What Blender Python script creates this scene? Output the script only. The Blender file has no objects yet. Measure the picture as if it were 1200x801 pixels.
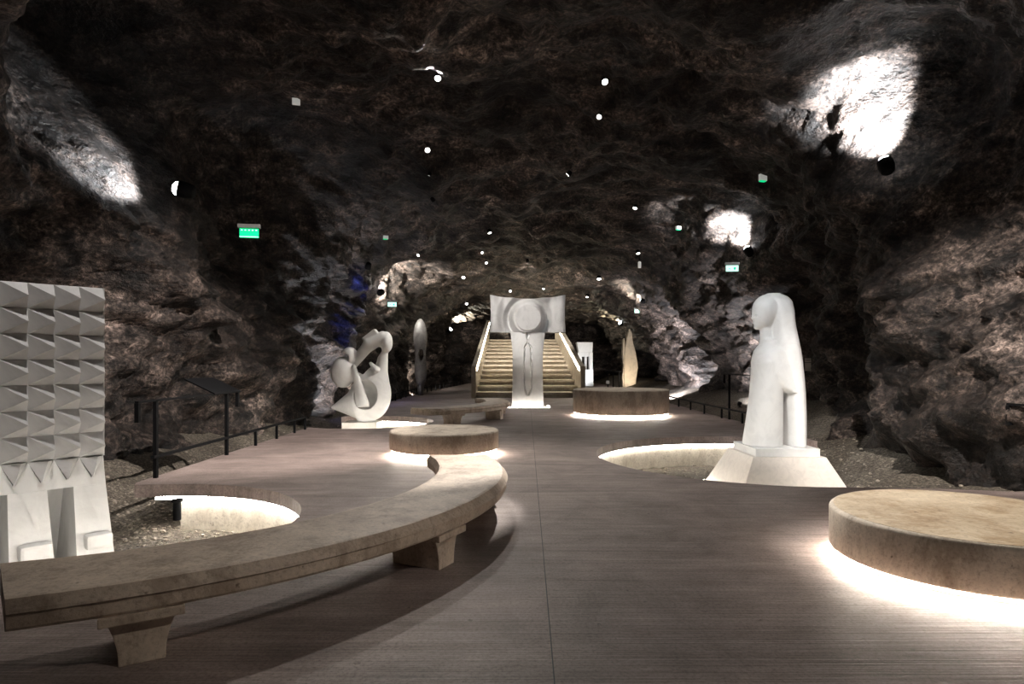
import bpy, bmesh, math, random
import numpy as np
from mathutils import Vector, Matrix, noise
from mathutils.bvhtree import BVHTree

random.seed(7)
scene = bpy.context.scene
COL = scene.collection
PI = math.pi

# ------------------------------------------------------------------ camera, world, exposure
F_PX, HORIZON, EYE = 745.0, 425.0, 1.6
cam_d = bpy.data.cameras.new('camera')
cam = bpy.data.objects.new('camera', cam_d)
COL.objects.link(cam)
cam.location = (0, 0, EYE)
cam.rotation_euler = (PI / 2, 0, 0)
cam_d.sensor_width = 36.0
cam_d.lens = F_PX / 1200 * 36
cam_d.shift_y = (HORIZON - 400.5) / 1200
cam_d.clip_end = 300
scene.camera = cam

world = bpy.data.worlds.new('cave_world')
scene.world = world
world.use_nodes = True
world.node_tree.nodes['Background'].inputs[0].default_value = (0.02, 0.02, 0.02, 1)
world.node_tree.nodes['Background'].inputs[1].default_value = 0.0

vs = scene.view_settings
vs.view_transform = 'Standard'
vs.look = 'None'
vs.exposure = 0.0
vs.gamma = 1.0
vs.use_curve_mapping = False
scene.cycles.max_bounces = 5
scene.cycles.diffuse_bounces = 3
scene.cycles.glossy_bounces = 2


def at(px, py, y):
    """point at depth y that stands at this place of the photograph"""
    return Vector(((px - 600) * y / F_PX, y, EYE + (HORIZON - py) * y / F_PX))


# ------------------------------------------------------------------ materials
MATS = {}


def new_mat(name):
    m = bpy.data.materials.new(name)
    m.use_nodes = True
    MATS[name] = m
    nt = m.node_tree
    return m, nt, nt.nodes['Principled BSDF']


def ramp(nt, fac, stops):
    r = nt.nodes.new('ShaderNodeValToRGB')
    e = r.color_ramp.elements
    while len(e) < len(stops):
        e.new(0.5)
    for el, (p, c) in zip(e, stops):
        el.position = p
        el.color = (*c, 1)
    nt.links.new(fac, r.inputs[0])
    return r.outputs[0]


def coords(nt, scale=(1, 1, 1), kind='Object', rot=(0, 0, 0)):
    tc = nt.nodes.new('ShaderNodeTexCoord')
    mp = nt.nodes.new('ShaderNodeMapping')
    mp.inputs['Scale'].default_value = scale
    mp.inputs['Rotation'].default_value = rot
    nt.links.new(tc.outputs[kind], mp.inputs[0])
    return mp.outputs[0]


def noise_tex(nt, vec, scale, detail=6, rough=0.6, dist=0.0):
    n = nt.nodes.new('ShaderNodeTexNoise')
    n.inputs['Scale'].default_value = scale
    n.inputs['Detail'].default_value = detail
    n.inputs['Roughness'].default_value = rough
    n.inputs['Distortion'].default_value = dist
    nt.links.new(vec, n.inputs['Vector'])
    return n.outputs[0]


def mixc(nt, fac, a, b, mode='MIX'):
    m = nt.nodes.new('ShaderNodeMix')
    m.data_type = 'RGBA'
    m.blend_type = mode
    for sock, v in ((m.inputs[0], fac), (m.inputs[6], a), (m.inputs[7], b)):
        if hasattr(v, 'links') or hasattr(v, 'node'):
            nt.links.new(v, sock)
        elif isinstance(v, (int, float)):
            sock.default_value = v
        else:
            sock.default_value = (*v, 1)
    return m.outputs[2]


def bump(nt, bsdf, height, strength, dist, prev=None):
    b = nt.nodes.new('ShaderNodeBump')
    b.inputs['Strength'].default_value = strength
    b.inputs['Distance'].default_value = dist
    nt.links.new(height, b.inputs['Height'])
    if prev is not None:
        nt.links.new(prev, b.inputs['Normal'])
    nt.links.new(b.outputs[0], bsdf.inputs['Normal'])
    return b.outputs[0]


def rock_material():
    m, nt, b = new_mat('cave_rock')
    v = coords(nt)
    n1 = noise_tex(nt, v, 0.38, 4, 0.55, 0.2)
    n2 = noise_tex(nt, coords(nt, (0.7, 1.5, 2.0), rot=(0.3, 0.25, 0.55)), 1.5, 6, 0.62, 0.0)
    n3 = noise_tex(nt, v, 12.0, 5, 0.75)
    n4 = noise_tex(nt, coords(nt, (1, 0.8, 1.2)), 2.2, 7, 0.66)
    # chipped plates: distorted cells, each at its own height
    nd = nt.nodes.new('ShaderNodeTexNoise')
    nd.inputs['Scale'].default_value = 1.8
    nd.inputs['Detail'].default_value = 4
    nt.links.new(v, nd.inputs['Vector'])
    ma = nt.nodes.new('ShaderNodeVectorMath')
    ma.operation = 'MULTIPLY_ADD'
    ma.inputs[1].default_value = (0.16, 0.16, 0.16)
    nt.links.new(nd.outputs['Color'], ma.inputs[0])
    nt.links.new(coords(nt, (1, 0.75, 1.7), rot=(0.2, 0.25, 0)), ma.inputs[2])
    vo = nt.nodes.new('ShaderNodeTexVoronoi')
    vo.inputs['Scale'].default_value = 2.1
    nt.links.new(ma.outputs[0], vo.inputs['Vector'])
    cell = nt.nodes.new('ShaderNodeSeparateColor')
    nt.links.new(vo.outputs['Color'], cell.inputs[0])
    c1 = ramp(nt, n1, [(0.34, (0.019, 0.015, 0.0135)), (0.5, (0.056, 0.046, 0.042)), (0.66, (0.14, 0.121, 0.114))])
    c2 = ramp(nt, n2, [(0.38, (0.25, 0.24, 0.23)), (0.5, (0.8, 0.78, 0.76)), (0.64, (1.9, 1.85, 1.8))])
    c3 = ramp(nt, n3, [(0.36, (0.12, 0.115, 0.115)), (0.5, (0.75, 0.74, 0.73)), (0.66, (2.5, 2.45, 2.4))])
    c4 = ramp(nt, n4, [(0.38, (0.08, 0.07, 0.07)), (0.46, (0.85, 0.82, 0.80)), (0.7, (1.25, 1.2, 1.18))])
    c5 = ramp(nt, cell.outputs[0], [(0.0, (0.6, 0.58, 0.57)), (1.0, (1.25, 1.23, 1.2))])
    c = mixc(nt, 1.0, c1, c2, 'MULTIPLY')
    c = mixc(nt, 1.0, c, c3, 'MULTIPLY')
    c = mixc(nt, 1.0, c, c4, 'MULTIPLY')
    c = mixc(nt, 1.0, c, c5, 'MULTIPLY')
    nt.links.new(c, b.inputs['Base Color'])
    b.inputs['Roughness'].default_value = 0.6
    b.inputs['Specular IOR Level'].default_value = 0.35
    p = bump(nt, b, cell.outputs[0], 0.8, 0.09)
    p = bump(nt, b, n2, 0.8, 0.22, p)
    p = bump(nt, b, n4, 0.8, 0.2, p)
    return m


def concrete(name, lo, hi, scale=3.0, stain=0.5, rough=0.75, stain_col=(0.45, 0.39, 0.34)):
    m, nt, b = new_mat(name)
    v = coords(nt)
    n1 = noise_tex(nt, v, scale, 9, 0.72, 0.3)
    n2 = noise_tex(nt, v, scale * 16, 4, 0.7)
    n3 = noise_tex(nt, coords(nt, (1, 1, 0.45)), scale * 1.4, 9, 0.75, 0.2)
    n5 = noise_tex(nt, v, scale * 6, 3, 0.5)
    c = ramp(nt, n1, [(0.33, lo), (0.67, hi)])
    s = ramp(nt, n3, [(0.40, stain_col), (0.52, (1, 1, 1)), (0.7, (1.1, 1.08, 1.05))])
    c = mixc(nt, stain, c, s, 'MULTIPLY')
    sp = ramp(nt, n2, [(0.32, (0.6, 0.57, 0.55)), (0.47, (1, 1, 1)), (0.7, (1.15, 1.15, 1.15))])
    c = mixc(nt, 0.7, c, sp, 'MULTIPLY')
    pit = ramp(nt, n5, [(0.25, (0.22, 0.18, 0.15)), (0.31, (1, 1, 1))])
    c = mixc(nt, 0.8, c, pit, 'MULTIPLY')
    nt.links.new(c, b.inputs['Base Color'])
    b.inputs['Roughness'].default_value = rough
    bump(nt, b, n2, 0.3, 0.012)
    return m


def floor_material():
    m, nt, b = new_mat('brushed_concrete')
    v = coords(nt)
    g = noise_tex(nt, coords(nt, (0.5, 60, 1)), 1.0, 3, 0.6)
    g2 = noise_tex(nt, coords(nt, (0.5, 5, 1)), 1.0, 8, 0.75, 0.6)
    n1 = noise_tex(nt, v, 1.1, 9, 0.75, 0.5)
    n2 = noise_tex(nt, v, 45, 4, 0.7)
    n5 = noise_tex(nt, v, 14, 3, 0.5)
    c = ramp(nt, n1, [(0.32, (0.195, 0.152, 0.138)), (0.5, (0.30, 0.236, 0.216)), (0.68, (0.40, 0.318, 0.292))])
    s = ramp(nt, g2, [(0.34, (0.66, 0.64, 0.63)), (0.5, (0.98, 0.97, 0.96)), (0.66, (1.18, 1.17, 1.15))])
    c = mixc(nt, 0.9, c, s, 'MULTIPLY')
    s2 = ramp(nt, g, [(0.38, (0.78, 0.78, 0.78)), (0.60, (1.10, 1.10, 1.10))])
    c = mixc(nt, 0.8, c, s2, 'MULTIPLY')
    s3 = ramp(nt, n2, [(0.34, (0.55, 0.53, 0.52)), (0.5, (1, 1, 1)), (0.7, (1.25, 1.25, 1.25))])
    c = mixc(nt, 0.75, c, s3, 'MULTIPLY')
    s4 = ramp(nt, n5, [(0.24, (0.2, 0.18, 0.17)), (0.30, (1, 1, 1))])     # small dark pits
    c = mixc(nt, 0.8, c, s4, 'MULTIPLY')
    nt.links.new(c, b.inputs['Base Color'])
    b.inputs['Roughness'].default_value = 0.6
    bump(nt, b, g, 0.5, 0.012)
    return m


def marble(name, base, vein=0.12, scale=2.5):
    m, nt, b = new_mat(name)
    v = coords(nt)
    n1 = noise_tex(nt, v, scale, 8, 0.65, 1.6)
    n2 = noise_tex(nt, v, scale * 14, 4, 0.6)
    d = tuple(x * (1 - vein) for x in base)
    c = ramp(nt, n1, [(0.38, d), (0.55, base)])
    nt.links.new(c, b.inputs['Base Color'])
    b.inputs['Roughness'].default_value = 0.5
    bump(nt, b, n2, 0.08, 0.01)
    return m


def plain(name, col, rough=0.5, metal=0.0):
    m, nt, b = new_mat(name)
    n = noise_tex(nt, coords(nt), 9, 4)
    c = ramp(nt, n, [(0.3, tuple(x * 0.85 for x in col)), (0.7, col)])
    nt.links.new(c, b.inputs['Base Color'])
    b.inputs['Roughness'].default_value = rough
    b.inputs['Metallic'].default_value = metal
    b.inputs['Specular IOR Level'].default_value = 0.08 if max(col) < 0.02 else 0.5
    return m


def emit(name, col, strength):
    m, nt, b = new_mat(name)
    b.inputs['Base Color'].default_value = (*col, 1)
    b.inputs['Emission Color'].default_value = (*col, 1)
    b.inputs['Emission Strength'].default_value = strength
    return m


def gravel_material():
    m, nt, b = new_mat('gravel_soil')
    v = coords(nt)
    n1 = noise_tex(nt, v, 22, 8, 0.75)
    n2 = noise_tex(nt, v, 1.4, 5, 0.6)
    c = ramp(nt, n1, [(0.35, (0.03, 0.025, 0.02)), (0.5, (0.13, 0.11, 0.085)), (0.66, (0.38, 0.33, 0.27))])
    s = ramp(nt, n2, [(0.35, (0.6, 0.58, 0.55)), (0.6, (1, 1, 1))])
    c = mixc(nt, 1.0, c, s, 'MULTIPLY')
    nt.links.new(c, b.inputs['Base Color'])
    b.inputs['Roughness'].default_value = 0.9
    bump(nt, b, n1, 0.8, 0.05)
    return m


M_ROCK = rock_material()
M_FLOOR = floor_material()
M_GRAVEL = gravel_material()
M_SEAT = concrete('bench_concrete', (0.44, 0.35, 0.27), (0.66, 0.545, 0.44), 2.2, 0.55, 0.6)
M_DRUM = concrete('drum_concrete', (0.45, 0.385, 0.31), (0.66, 0.575, 0.475), 2.6, 0.6, 0.8)
M_DRUMTOP = concrete('drum_top_concrete', (0.40, 0.30, 0.19), (0.66, 0.55, 0.40), 1.6, 0.7, 0.6, (0.62, 0.5, 0.36))
M_PIT = concrete('pit_wall_concrete', (0.60, 0.55, 0.46), (0.76, 0.71, 0.62), 2.0, 0.35)
M_STAIR = concrete('stair_concrete', (0.36, 0.31, 0.24), (0.5, 0.44, 0.35), 2.0, 0.4)
M_WHITE = marble('white_marble', (0.82, 0.815, 0.80), 0.08)
M_GREYW = marble('pale_grey_marble', (0.60, 0.59, 0.585), 0.16, 1.6)
M_CREAM = marble('cream_stone', (0.70, 0.665, 0.61), 0.14)
M_CARVE = marble('grey_carving_stone', (0.15, 0.138, 0.132), 0.35, 3.0)
M_TAN = marble('tan_stone', (0.60, 0.50, 0.38), 0.2)
M_PINK = marble('plinth_travertine', (0.78, 0.71, 0.64), 0.10, 7.0)
M_BLACK = plain('black_metal', (0.007, 0.007, 0.0075), 0.7, 0.0)
M_DARKPANEL = plain('dark_panel', (0.006, 0.006, 0.007), 0.6)
M_GREYM = plain('grey_metal', (0.35, 0.34, 0.33), 0.5, 0.3)
M_PAPER = plain('paper_white', (0.62, 0.58, 0.55), 0.7)
M_INK = plain('ink_grey', (0.08, 0.08, 0.085), 0.7)
M_LED = emit('led_white', (1.0, 0.92, 0.80), 95)
M_LEDPIT = emit('led_pit', (1.0, 0.94, 0.84), 28)
M_LEDPITS = emit('led_pit_strong', (1.0, 0.95, 0.87), 65)
M_LEDWARM = emit('led_warm', (1.0, 0.89, 0.70), 26)
M_LENS = emit('lamp_lens', (1.0, 0.97, 0.93), 10)
M_LENSC = emit('flood_lens', (0.93, 0.97, 1.0), 40)
M_LENSB = emit('blue_lens', (0.08, 0.16, 1.0), 30)
M_GREEN = emit('sign_green', (0.0, 0.78, 0.27), 1.0)
M_PALEGREEN = emit('sign_pale_green', (0.62, 1.0, 0.86), 1.2)
M_SIGNARROW = emit('sign_arrow_green', (0.03, 0.75, 0.42), 0.8)
M_EMERG = emit('emergency_white', (0.75, 0.75, 0.70), 0.35)


# ------------------------------------------------------------------ builders
def link_mesh(name, verts, faces, mat, parent=None, smooth=False, loc=None):
    me = bpy.data.meshes.new(name)
    me.from_pydata([tuple(v) for v in verts], [], [tuple(f) for f in faces])
    me.validate()
    me.update()
    if smooth:
        me.polygons.foreach_set('use_smooth', [True] * len(me.polygons))
    me.materials.append(mat)
    o = bpy.data.objects.new(name, me)
    COL.objects.link(o)
    if parent:
        o.parent = parent
    if loc is not None:
        o.location = loc
    return o


class MB:
    """collects geometry for one mesh"""
    def __init__(self):
        self.v, self.f = [], []

    def add(self, verts, faces):
        k = len(self.v)
        self.v += [tuple(v) for v in verts]
        self.f += [tuple(i + k for i in f) for f in faces]
        return self

    def box(self, c, s, rz=0.0, mat=None):
        hx, hy, hz = s[0] / 2, s[1] / 2, s[2] / 2
        R = Matrix.Rotation(rz, 3, 'Z')
        vv = [Vector(c) + R @ Vector((x * hx, y * hy, z * hz)) for x in (-1, 1) for y in (-1, 1) for z in (-1, 1)]
        self.add(vv, [(0, 1, 3, 2), (4, 6, 7, 5), (0, 4, 5, 1), (2, 3, 7, 6), (0, 2, 6, 4), (1, 5, 7, 3)])
        return self

    def bar(self, a, b, w, h=None):
        """square bar from a to b"""
        a, b = Vector(a), Vector(b)
        d = (b - a).normalized()
        up = Vector((0, 0, 1)) if abs(d.z) < 0.9 else Vector((0, 1, 0))
        s = d.cross(up).normalized() * (w / 2)
        u = s.cross(d).normalized() * ((h or w) / 2)
        vv = [p + i * s + j * u for p in (a, b) for i, j in ((-1, -1), (1, -1), (1, 1), (-1, 1))]
        self.add(vv, [(3, 2, 1, 0), (4, 5, 6, 7), (0, 1, 5, 4), (1, 2, 6, 5), (2, 3, 7, 6), (3, 0, 4, 7)])
        return self

    def lathe(self, prof, n=48, c=(0, 0, 0), axis='Z'):
        """closed profile list of (r, z) turned about z"""
        vv, ff = [], []
        k = len(prof)
        for i in range(n):
            a = 2 * PI * i / n
            for r, z in prof:
                p = (r * math.cos(a), r * math.sin(a), z)
                if axis == 'Y':
                    p = (p[0], p[2], p[1])
                vv.append((c[0] + p[0], c[1] + p[1], c[2] + p[2]))
        for i in range(n):
            j = (i + 1) % n
            for q in range(k - 1):
                ff.append((i * k + q, j * k + q, j * k + q + 1, i * k + q + 1))
        ff.append(tuple(i * k for i in range(n))[::-1])
        ff.append(tuple(i * k + k - 1 for i in range(n)))
        self.add(vv, ff)
        return self

    def prism(self, poly, lo, hi, plane='XZ'):
        """outline extruded from lo to hi along the missing axis"""
        n = len(poly)
        def P(p, h):
            return {'XZ': (p[0], h, p[1]), 'XY': (p[0], p[1], h), 'YZ': (h, p[0], p[1])}[plane]
        vv = [P(p, lo) for p in poly] + [P(p, hi) for p in poly]
        ff = [(i, (i + 1) % n, n + (i + 1) % n, n + i) for i in range(n)]
        ff += [tuple(range(n))[::-1], tuple(range(n, 2 * n))]
        self.add(vv, ff)
        return self

    def build(self, name, mat, parent=None, smooth=False, loc=None, bevel=0.0, tri=False):
        o = link_mesh(name, self.v, self.f, mat, parent, smooth, loc)
        bm = bmesh.new()
        bm.from_mesh(o.data)
        bmesh.ops.recalc_face_normals(bm, faces=bm.faces)
        if bevel:
            ed = [e for e in bm.edges if len(e.link_faces) == 2 and e.calc_face_angle(0) > 0.6]
            bmesh.ops.bevel(bm, geom=ed, offset=bevel, segments=2, affect='EDGES', profile=0.6)
        if tri:
            bmesh.ops.triangulate(bm, faces=[f for f in bm.faces if len(f.verts) > 4])
        bm.to_mesh(o.data)
        bm.free()
        return o


def tag(o, label=None, cat=None, group=None, kind=None):
    if label:
        o['label'] = label
    if cat:
        o['category'] = cat
    if group:
        o['group'] = group
    if kind:
        o['kind'] = kind
    return o


def thing(name, label, cat, loc=(0, 0, 0), rz=0.0, group=None):
    o = bpy.data.objects.new(name, None)
    o.empty_display_size = 0.2
    COL.objects.link(o)
    o.location = loc
    o.rotation_euler = (0, 0, rz)
    return tag(o, label, cat, group)


def copy_tree(o, parent=None):
    c = o.copy()
    COL.objects.link(c)
    if parent:
        c.parent = parent
    for ch in list(o.children):
        copy_tree(ch, c)
    return c


def light(kind, name, loc, power, col=(1, 0.96, 0.9), aim=None, angle=90, blend=0.6, size=0.05, parent=None):
    d = bpy.data.lights.new(name, kind)
    d.energy = power
    d.color = col
    d.shadow_soft_size = size
    if kind == 'SPOT':
        d.spot_size = math.radians(angle)
        d.spot_blend = blend
    o = bpy.data.objects.new(name, d)
    COL.objects.link(o)
    o.location = loc
    if aim is not None:
        o.rotation_euler = (Vector(aim) - Vector(loc)).to_track_quat('-Z', 'Y').to_euler()
    if parent:
        o.parent = parent
        o.matrix_parent_inverse = Matrix.Translation(-Vector(parent.location))
    return o


def surface_nets(fn, lo, hi, step):
    """closed surface of fn(x, y, z) < 0 on a grid"""
    ax = [np.arange(l, h + step, step) for l, h in zip(lo, hi)]
    X, Y, Z = np.meshgrid(*ax, indexing='ij')
    V = fn(X, Y, Z)
    S = V < 0
    c = [S[i:S.shape[0] - 1 + i, j:S.shape[1] - 1 + j, k:S.shape[2] - 1 + k] for i in (0, 1) for j in (0, 1) for k in (0, 1)]
    cnt = sum(a.astype(np.int8) for a in c)
    act = (cnt > 0) & (cnt < 8)
    idx = -np.ones(act.shape, int)
    cells = np.argwhere(act)
    idx[act] = np.arange(len(cells))
    acc = np.zeros((len(cells), 3))
    num = np.zeros(len(cells))
    corners = [(i, j, k) for i in (0, 1) for j in (0, 1) for k in (0, 1)]
    for a in range(8):
        for b in range(a + 1, 8):
            ca, cb = np.array(corners[a]), np.array(corners[b])
            if np.abs(ca - cb).sum() != 1:
                continue
            pa, pb = cells + ca, cells + cb
            va, vb = V[tuple(pa.T)], V[tuple(pb.T)]
            m = (va < 0) != (vb < 0)
            t = np.where(m, va / np.where(m, va - vb, 1), 0)[:, None]
            acc += np.where(m[:, None], pa + t * (pb - pa), 0)
            num += m
    pts = acc / num[:, None] * step + np.array(lo)
    faces = []
    for axis in range(3):
        d = [0, 0, 0]
        d[axis] = 1
        a = S[:-1, :, :] if axis == 0 else S[:, :-1, :] if axis == 1 else S[:, :, :-1]
        b = S[1:, :, :] if axis == 0 else S[:, 1:, :] if axis == 1 else S[:, :, 1:]
        e = np.argwhere(a != b)
        o1, o2 = [q for q in range(3) if q != axis]
        ok = (e[:, o1] > 0) & (e[:, o2] > 0) & (e[:, o1] < idx.shape[o1]) & (e[:, o2] < idx.shape[o2])
        e = e[ok]
        u, w = np.zeros(3, int), np.zeros(3, int)
        u[o1], w[o2] = 1, 1
        q = np.stack([idx[tuple((e - u - w).T)], idx[tuple((e - w).T)], idx[tuple(e.T)], idx[tuple((e - u).T)]], 1)
        flip = a[tuple(e.T)] ^ (axis == 1)
        q[~flip] = q[~flip][:, ::-1]
        faces.append(q)
    return pts, np.concatenate(faces)


def smin(a, b, k):
    h = np.clip(0.5 + 0.5 * (b - a) / k, 0, 1)
    return b + (a - b) * h - k * h * (1 - h)


def ell(X, Y, Z, c, r):
    k = np.sqrt(((X - c[0]) / r[0]) ** 2 + ((Y - c[1]) / r[1]) ** 2 + ((Z - c[2]) / r[2]) ** 2)
    return (k - 1) * min(r)


def cone_seg(X, Y, Z, a, b, ra, rb, flat=1.0):
    """round tapered bar from a to b, squeezed along y by flat"""
    a, b = np.array(a, float), np.array(b, float)
    d = b - a
    L = (d * d).sum()
    t = np.clip(((X - a[0]) * d[0] + (Y - a[1]) * d[1] + (Z - a[2]) * d[2]) / L, 0, 1)
    dx, dy, dz = X - a[0] - t * d[0], (Y - a[1] - t * d[1]) / flat, Z - a[2] - t * d[2]
    return np.sqrt(dx * dx + dy * dy + dz * dz) - (ra + t * (rb - ra))


def sdf_mesh(name, fn, lo, hi, step, mat, parent):
    p, f = surface_nets(fn, lo, hi, step)
    o = link_mesh(name, p.tolist(), f.tolist(), mat, parent, smooth=True)
    bm = bmesh.new()
    bm.from_mesh(o.data)
    bmesh.ops.recalc_face_normals(bm, faces=bm.faces)
    bm.to_mesh(o.data)
    bm.free()
    return o


# ------------------------------------------------------------------ the cave
def lerp_table(t):
    xs, ys = zip(*t)
    return lambda y: float(np.interp(y, xs, ys))


W_L = lerp_table([(-9, 8.4), (4, 8.0), (9, 7.4), (14, 7.2), (18, 6.6), (24, 6.7), (30, 6.4), (38, 6.2), (46, 6.6), (58, 6.0)])
W_R = lerp_table([(-9, 8.6), (5, 7.7), (8, 7.3), (11, 7.2), (14, 7.7), (20, 8.2), (26, 8.0), (34, 8.4), (42, 10.0), (50, 9.5), (58, 8.5)])
H_C = lerp_table([(-9, 8.0), (6, 7.7), (12, 7.3), (18, 6.9), (24, 6.6), (32, 6.3), (40, 6.2), (50, 6.0), (58, 5.6)])
NEXP = 2.7


def section(y, t):
    """base outline of the cave, t from 0 (left foot) to 1 (right foot)"""
    if t < 0.08:
        return Vector((-W_L(y), y, -1.3 + 1.3 * t / 0.08))
    if t > 0.92:
        return Vector((W_R(y), y, -1.3 + 1.3 * (1 - t) / 0.08))
    a = PI * (t - 0.08) / 0.84
    cs, sn = math.cos(a), math.sin(a)
    w = W_L(y) if cs > 0 else W_R(y)
    x = -math.copysign(abs(cs) ** (2 / NEXP), cs) * w
    return Vector((x, y, H_C(y) * max(sn, 0) ** (2 / NEXP)))


def base_hit(px, py):
    d = Vector(((px - 600) / F_PX, 1, (HORIZON - py) / F_PX))
    y = 1.0
    while y < 58:
        p = Vector((0, 0, EYE)) + d * y
        w = W_L(y) if p.x < 0 else W_R(y)
        if (abs(p.x) / w) ** NEXP + (max(p.z, 0) / H_C(y)) ** NEXP > 1:
            return p
        y += 0.1
    return Vector((0, 0, EYE)) + d * 58


# hollows (+) and bulges (-): centre, radii (x, y, z), depth
FEATURES = []


def feature(px, py, r, amp):
    FEATURES.append((base_hit(px, py), r, amp))


feature(185, 128, (2.2, 1.9, 1.1), 3.0)       # black hollow high on the left wall
feature(330, 235, (2.0, 2.6, 1.7), 2.4)       # dark recess behind the green sign
feature(230, 250, (1.5, 0.9, 0.6), -0.7)      # lip under the hollow
feature(60, 300, (2.0, 2.0, 1.2), 0.8)
feature(1015, 135, (2.0, 1.6, 1.2), 1.5)      # floodlit hollow on the right
feature(860, 262, (1.8, 2.2, 1.0), 1.3)       # second floodlit hollow
feature(1000, 225, (1.6, 1.3, 0.5), -0.6)
feature(1090, 330, (0.9, 1.0, 1.2), -0.6)     # rock buttress on the right, widening downwards
feature(1110, 430, (1.5, 1.6, 1.7), -0.5)
feature(1010, 520, (0.8, 0.7, 0.7), -0.35)
feature(1040, 470, (0.8, 0.5, 0.6), 0.8)
feature(975, 380, (0.6, 0.55, 2.4), -0.6)     # thin vertical rib
feature(1170, 250, (2.0, 2.2, 2.0), 1.2)
feature(920, 350, (1.5, 2.0, 2.5), 0.9)
feature(808, 390, (1.2, 0.9, 1.8), 1.6)       # clefts in the far right wall
feature(835, 375, (1.0, 1.1, 2.0), -0.7)
feature(782, 400, (1.0, 1.4, 2.2), -0.8)
feature(395, 400, (0.9, 1.6, 2.2), -0.8)      # pale buttress behind the sculpture
feature(345, 400, (1.0, 0.8, 2.5), 0.9)
feature(440, 400, (1.2, 2.2, 2.2), 0.8)
feature(470, 330, (1.4, 2.2, 1.0), 0.9)
feature(505, 400, (1.0, 2.0, 3.0), -0.7)
feature(735, 355, (1.6, 2.0, 0.8), 0.9)
feature(758, 420, (0.9, 1.6, 2.5), -0.9)
feature(200, 360, (1.6, 1.4, 1.0), -0.5)
feature(260, 480, (1.2, 1.5, 0.8), 0.6)


def rock_point(y, t):
    p = section(y, t)
    out = Vector((p.x, 0, (p.z - 1.8) * 1.15)).normalized()
    if p.z < 1.8:
        out = Vector((math.copysign(1, p.x), 0, 0)).lerp(out, max(0, p.z / 1.8)).normalized()
    off = 0.0
    for c, r, a in FEATURES:
        q = ((p.x - c.x) / r[0]) ** 2 + ((p.y - c.y) / r[1]) ** 2 + ((p.z - c.z) / r[2]) ** 2
        if q < 9:
            off += a * math.exp(-q)
    s = Vector((p.x * 0.25, p.y * 0.2, p.z * 0.25))
    off += 0.75 * noise.fractal(s + Vector((3.1, 7.7, 1.3)), 1.0, 2.0, 3)
    wx = noise.noise(s * 2.2) * 0.8
    k = 1.0 - 0.55 * min(1.0, max(0.0, (p.z - 3.6) / 2.0))      # the vault is smoother than the walls
    off += 0.34 * k * noise.fractal(Vector((p.x * 0.75 + wx, p.y * 0.55, p.z * 0.75)), 0.8, 2.1, 4)
    st = Vector((p.x * 0.45 + wx, p.y * 0.40, p.z * 1.3 + 0.3 * p.x + 0.25 * p.y))
    off += 0.28 * (noise.ridged_multi_fractal(st, 0.9, 2.2, 5, 1.0, 2.0) - 1.0)
    off -= 0.30 * k * abs(noise.noise(Vector((p.x * 1.1, p.y * 0.9, p.z * 0.7)) + Vector((5, 1, 2))))
    off += 0.14 * k * noise.fractal(p * 2.3, 0.6, 2.1, 4)
    off -= 0.08 * k * abs(noise.noise(p * 4.5))
    q = p + out * off
    lim = 5.75 + 0.3 * noise.noise(p * 0.9)
    if q.z < 2.6 and abs(q.x) < lim and 0 < y < 36:
        q.x = math.copysign(lim, q.x)
    return q


ys = [-9.0]
while ys[-1] < 57:
    y = ys[-1]
    ys.append(y + (0.35 if y < 3 else 0.05 + 0.0042 * y))
NT = 400
grid = [[rock_point(y, k / (NT - 1)) for k in range(NT)] for y in ys]
NY = len(ys)
CAVE_V = [v for row in grid for v in row]


def cave_piece(name, k0, k1):
    vv = [grid[i][k] for i in range(NY) for k in range(k0, k1 + 1)]
    n = k1 - k0 + 1
    ff = [(i * n + k, i * n + k + 1, (i + 1) * n + k + 1, (i + 1) * n + k) for i in range(NY - 1) for k in range(n - 1)]
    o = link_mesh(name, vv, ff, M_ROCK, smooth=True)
    return tag(o, kind='structure')


KL, KR = int(NT * 0.33), int(NT * 0.67)
cave_piece('wall_left', 0, KL)
cave_piece('ceiling', KL, KR)
cave_piece('wall_right', KR, NT - 1)
BVH = BVHTree.FromPolygons(CAVE_V, [(i * NT + k, i * NT + k + 1, (i + 1) * NT + k + 1, (i + 1) * NT + k)
                                    for i in range(NY - 1) for k in range(NT - 1)])


def rock_hit(px, py):
    d = Vector(((px - 600) / F_PX, 1, (HORIZON - py) / F_PX)).normalized()
    h = BVH.ray_cast(Vector((0, 0, EYE)), d)
    return h[0] if h[0] else Vector((0, 0, EYE)) + d * 50


def end_wall(name, y0, sgn):
    nx, nz = 110, 60
    vv = []
    for j in range(nz):
        for i in range(nx):
            x, z = -13 + 26 * i / (nx - 1), -1.5 + 11 * j / (nz - 1)
            p = Vector((x, y0, z))
            off = 1.4 * noise.fractal(Vector((x * 0.25, 9.1, z * 0.3)), 1.0, 2.0, 4) + 0.3 * noise.fractal(p * 1.3, 0.8, 2.1, 4)
            vv.append((x, y0 + sgn * off, z))
    ff = [(j * nx + i, j * nx + i + 1, (j + 1) * nx + i + 1, (j + 1) * nx + i) for j in range(nz - 1) for i in range(nx - 1)]
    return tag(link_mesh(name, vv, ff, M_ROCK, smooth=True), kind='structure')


end_wall('wall_back', 54.0, 1)
end_wall('wall_front', -7.0, 1)

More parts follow.
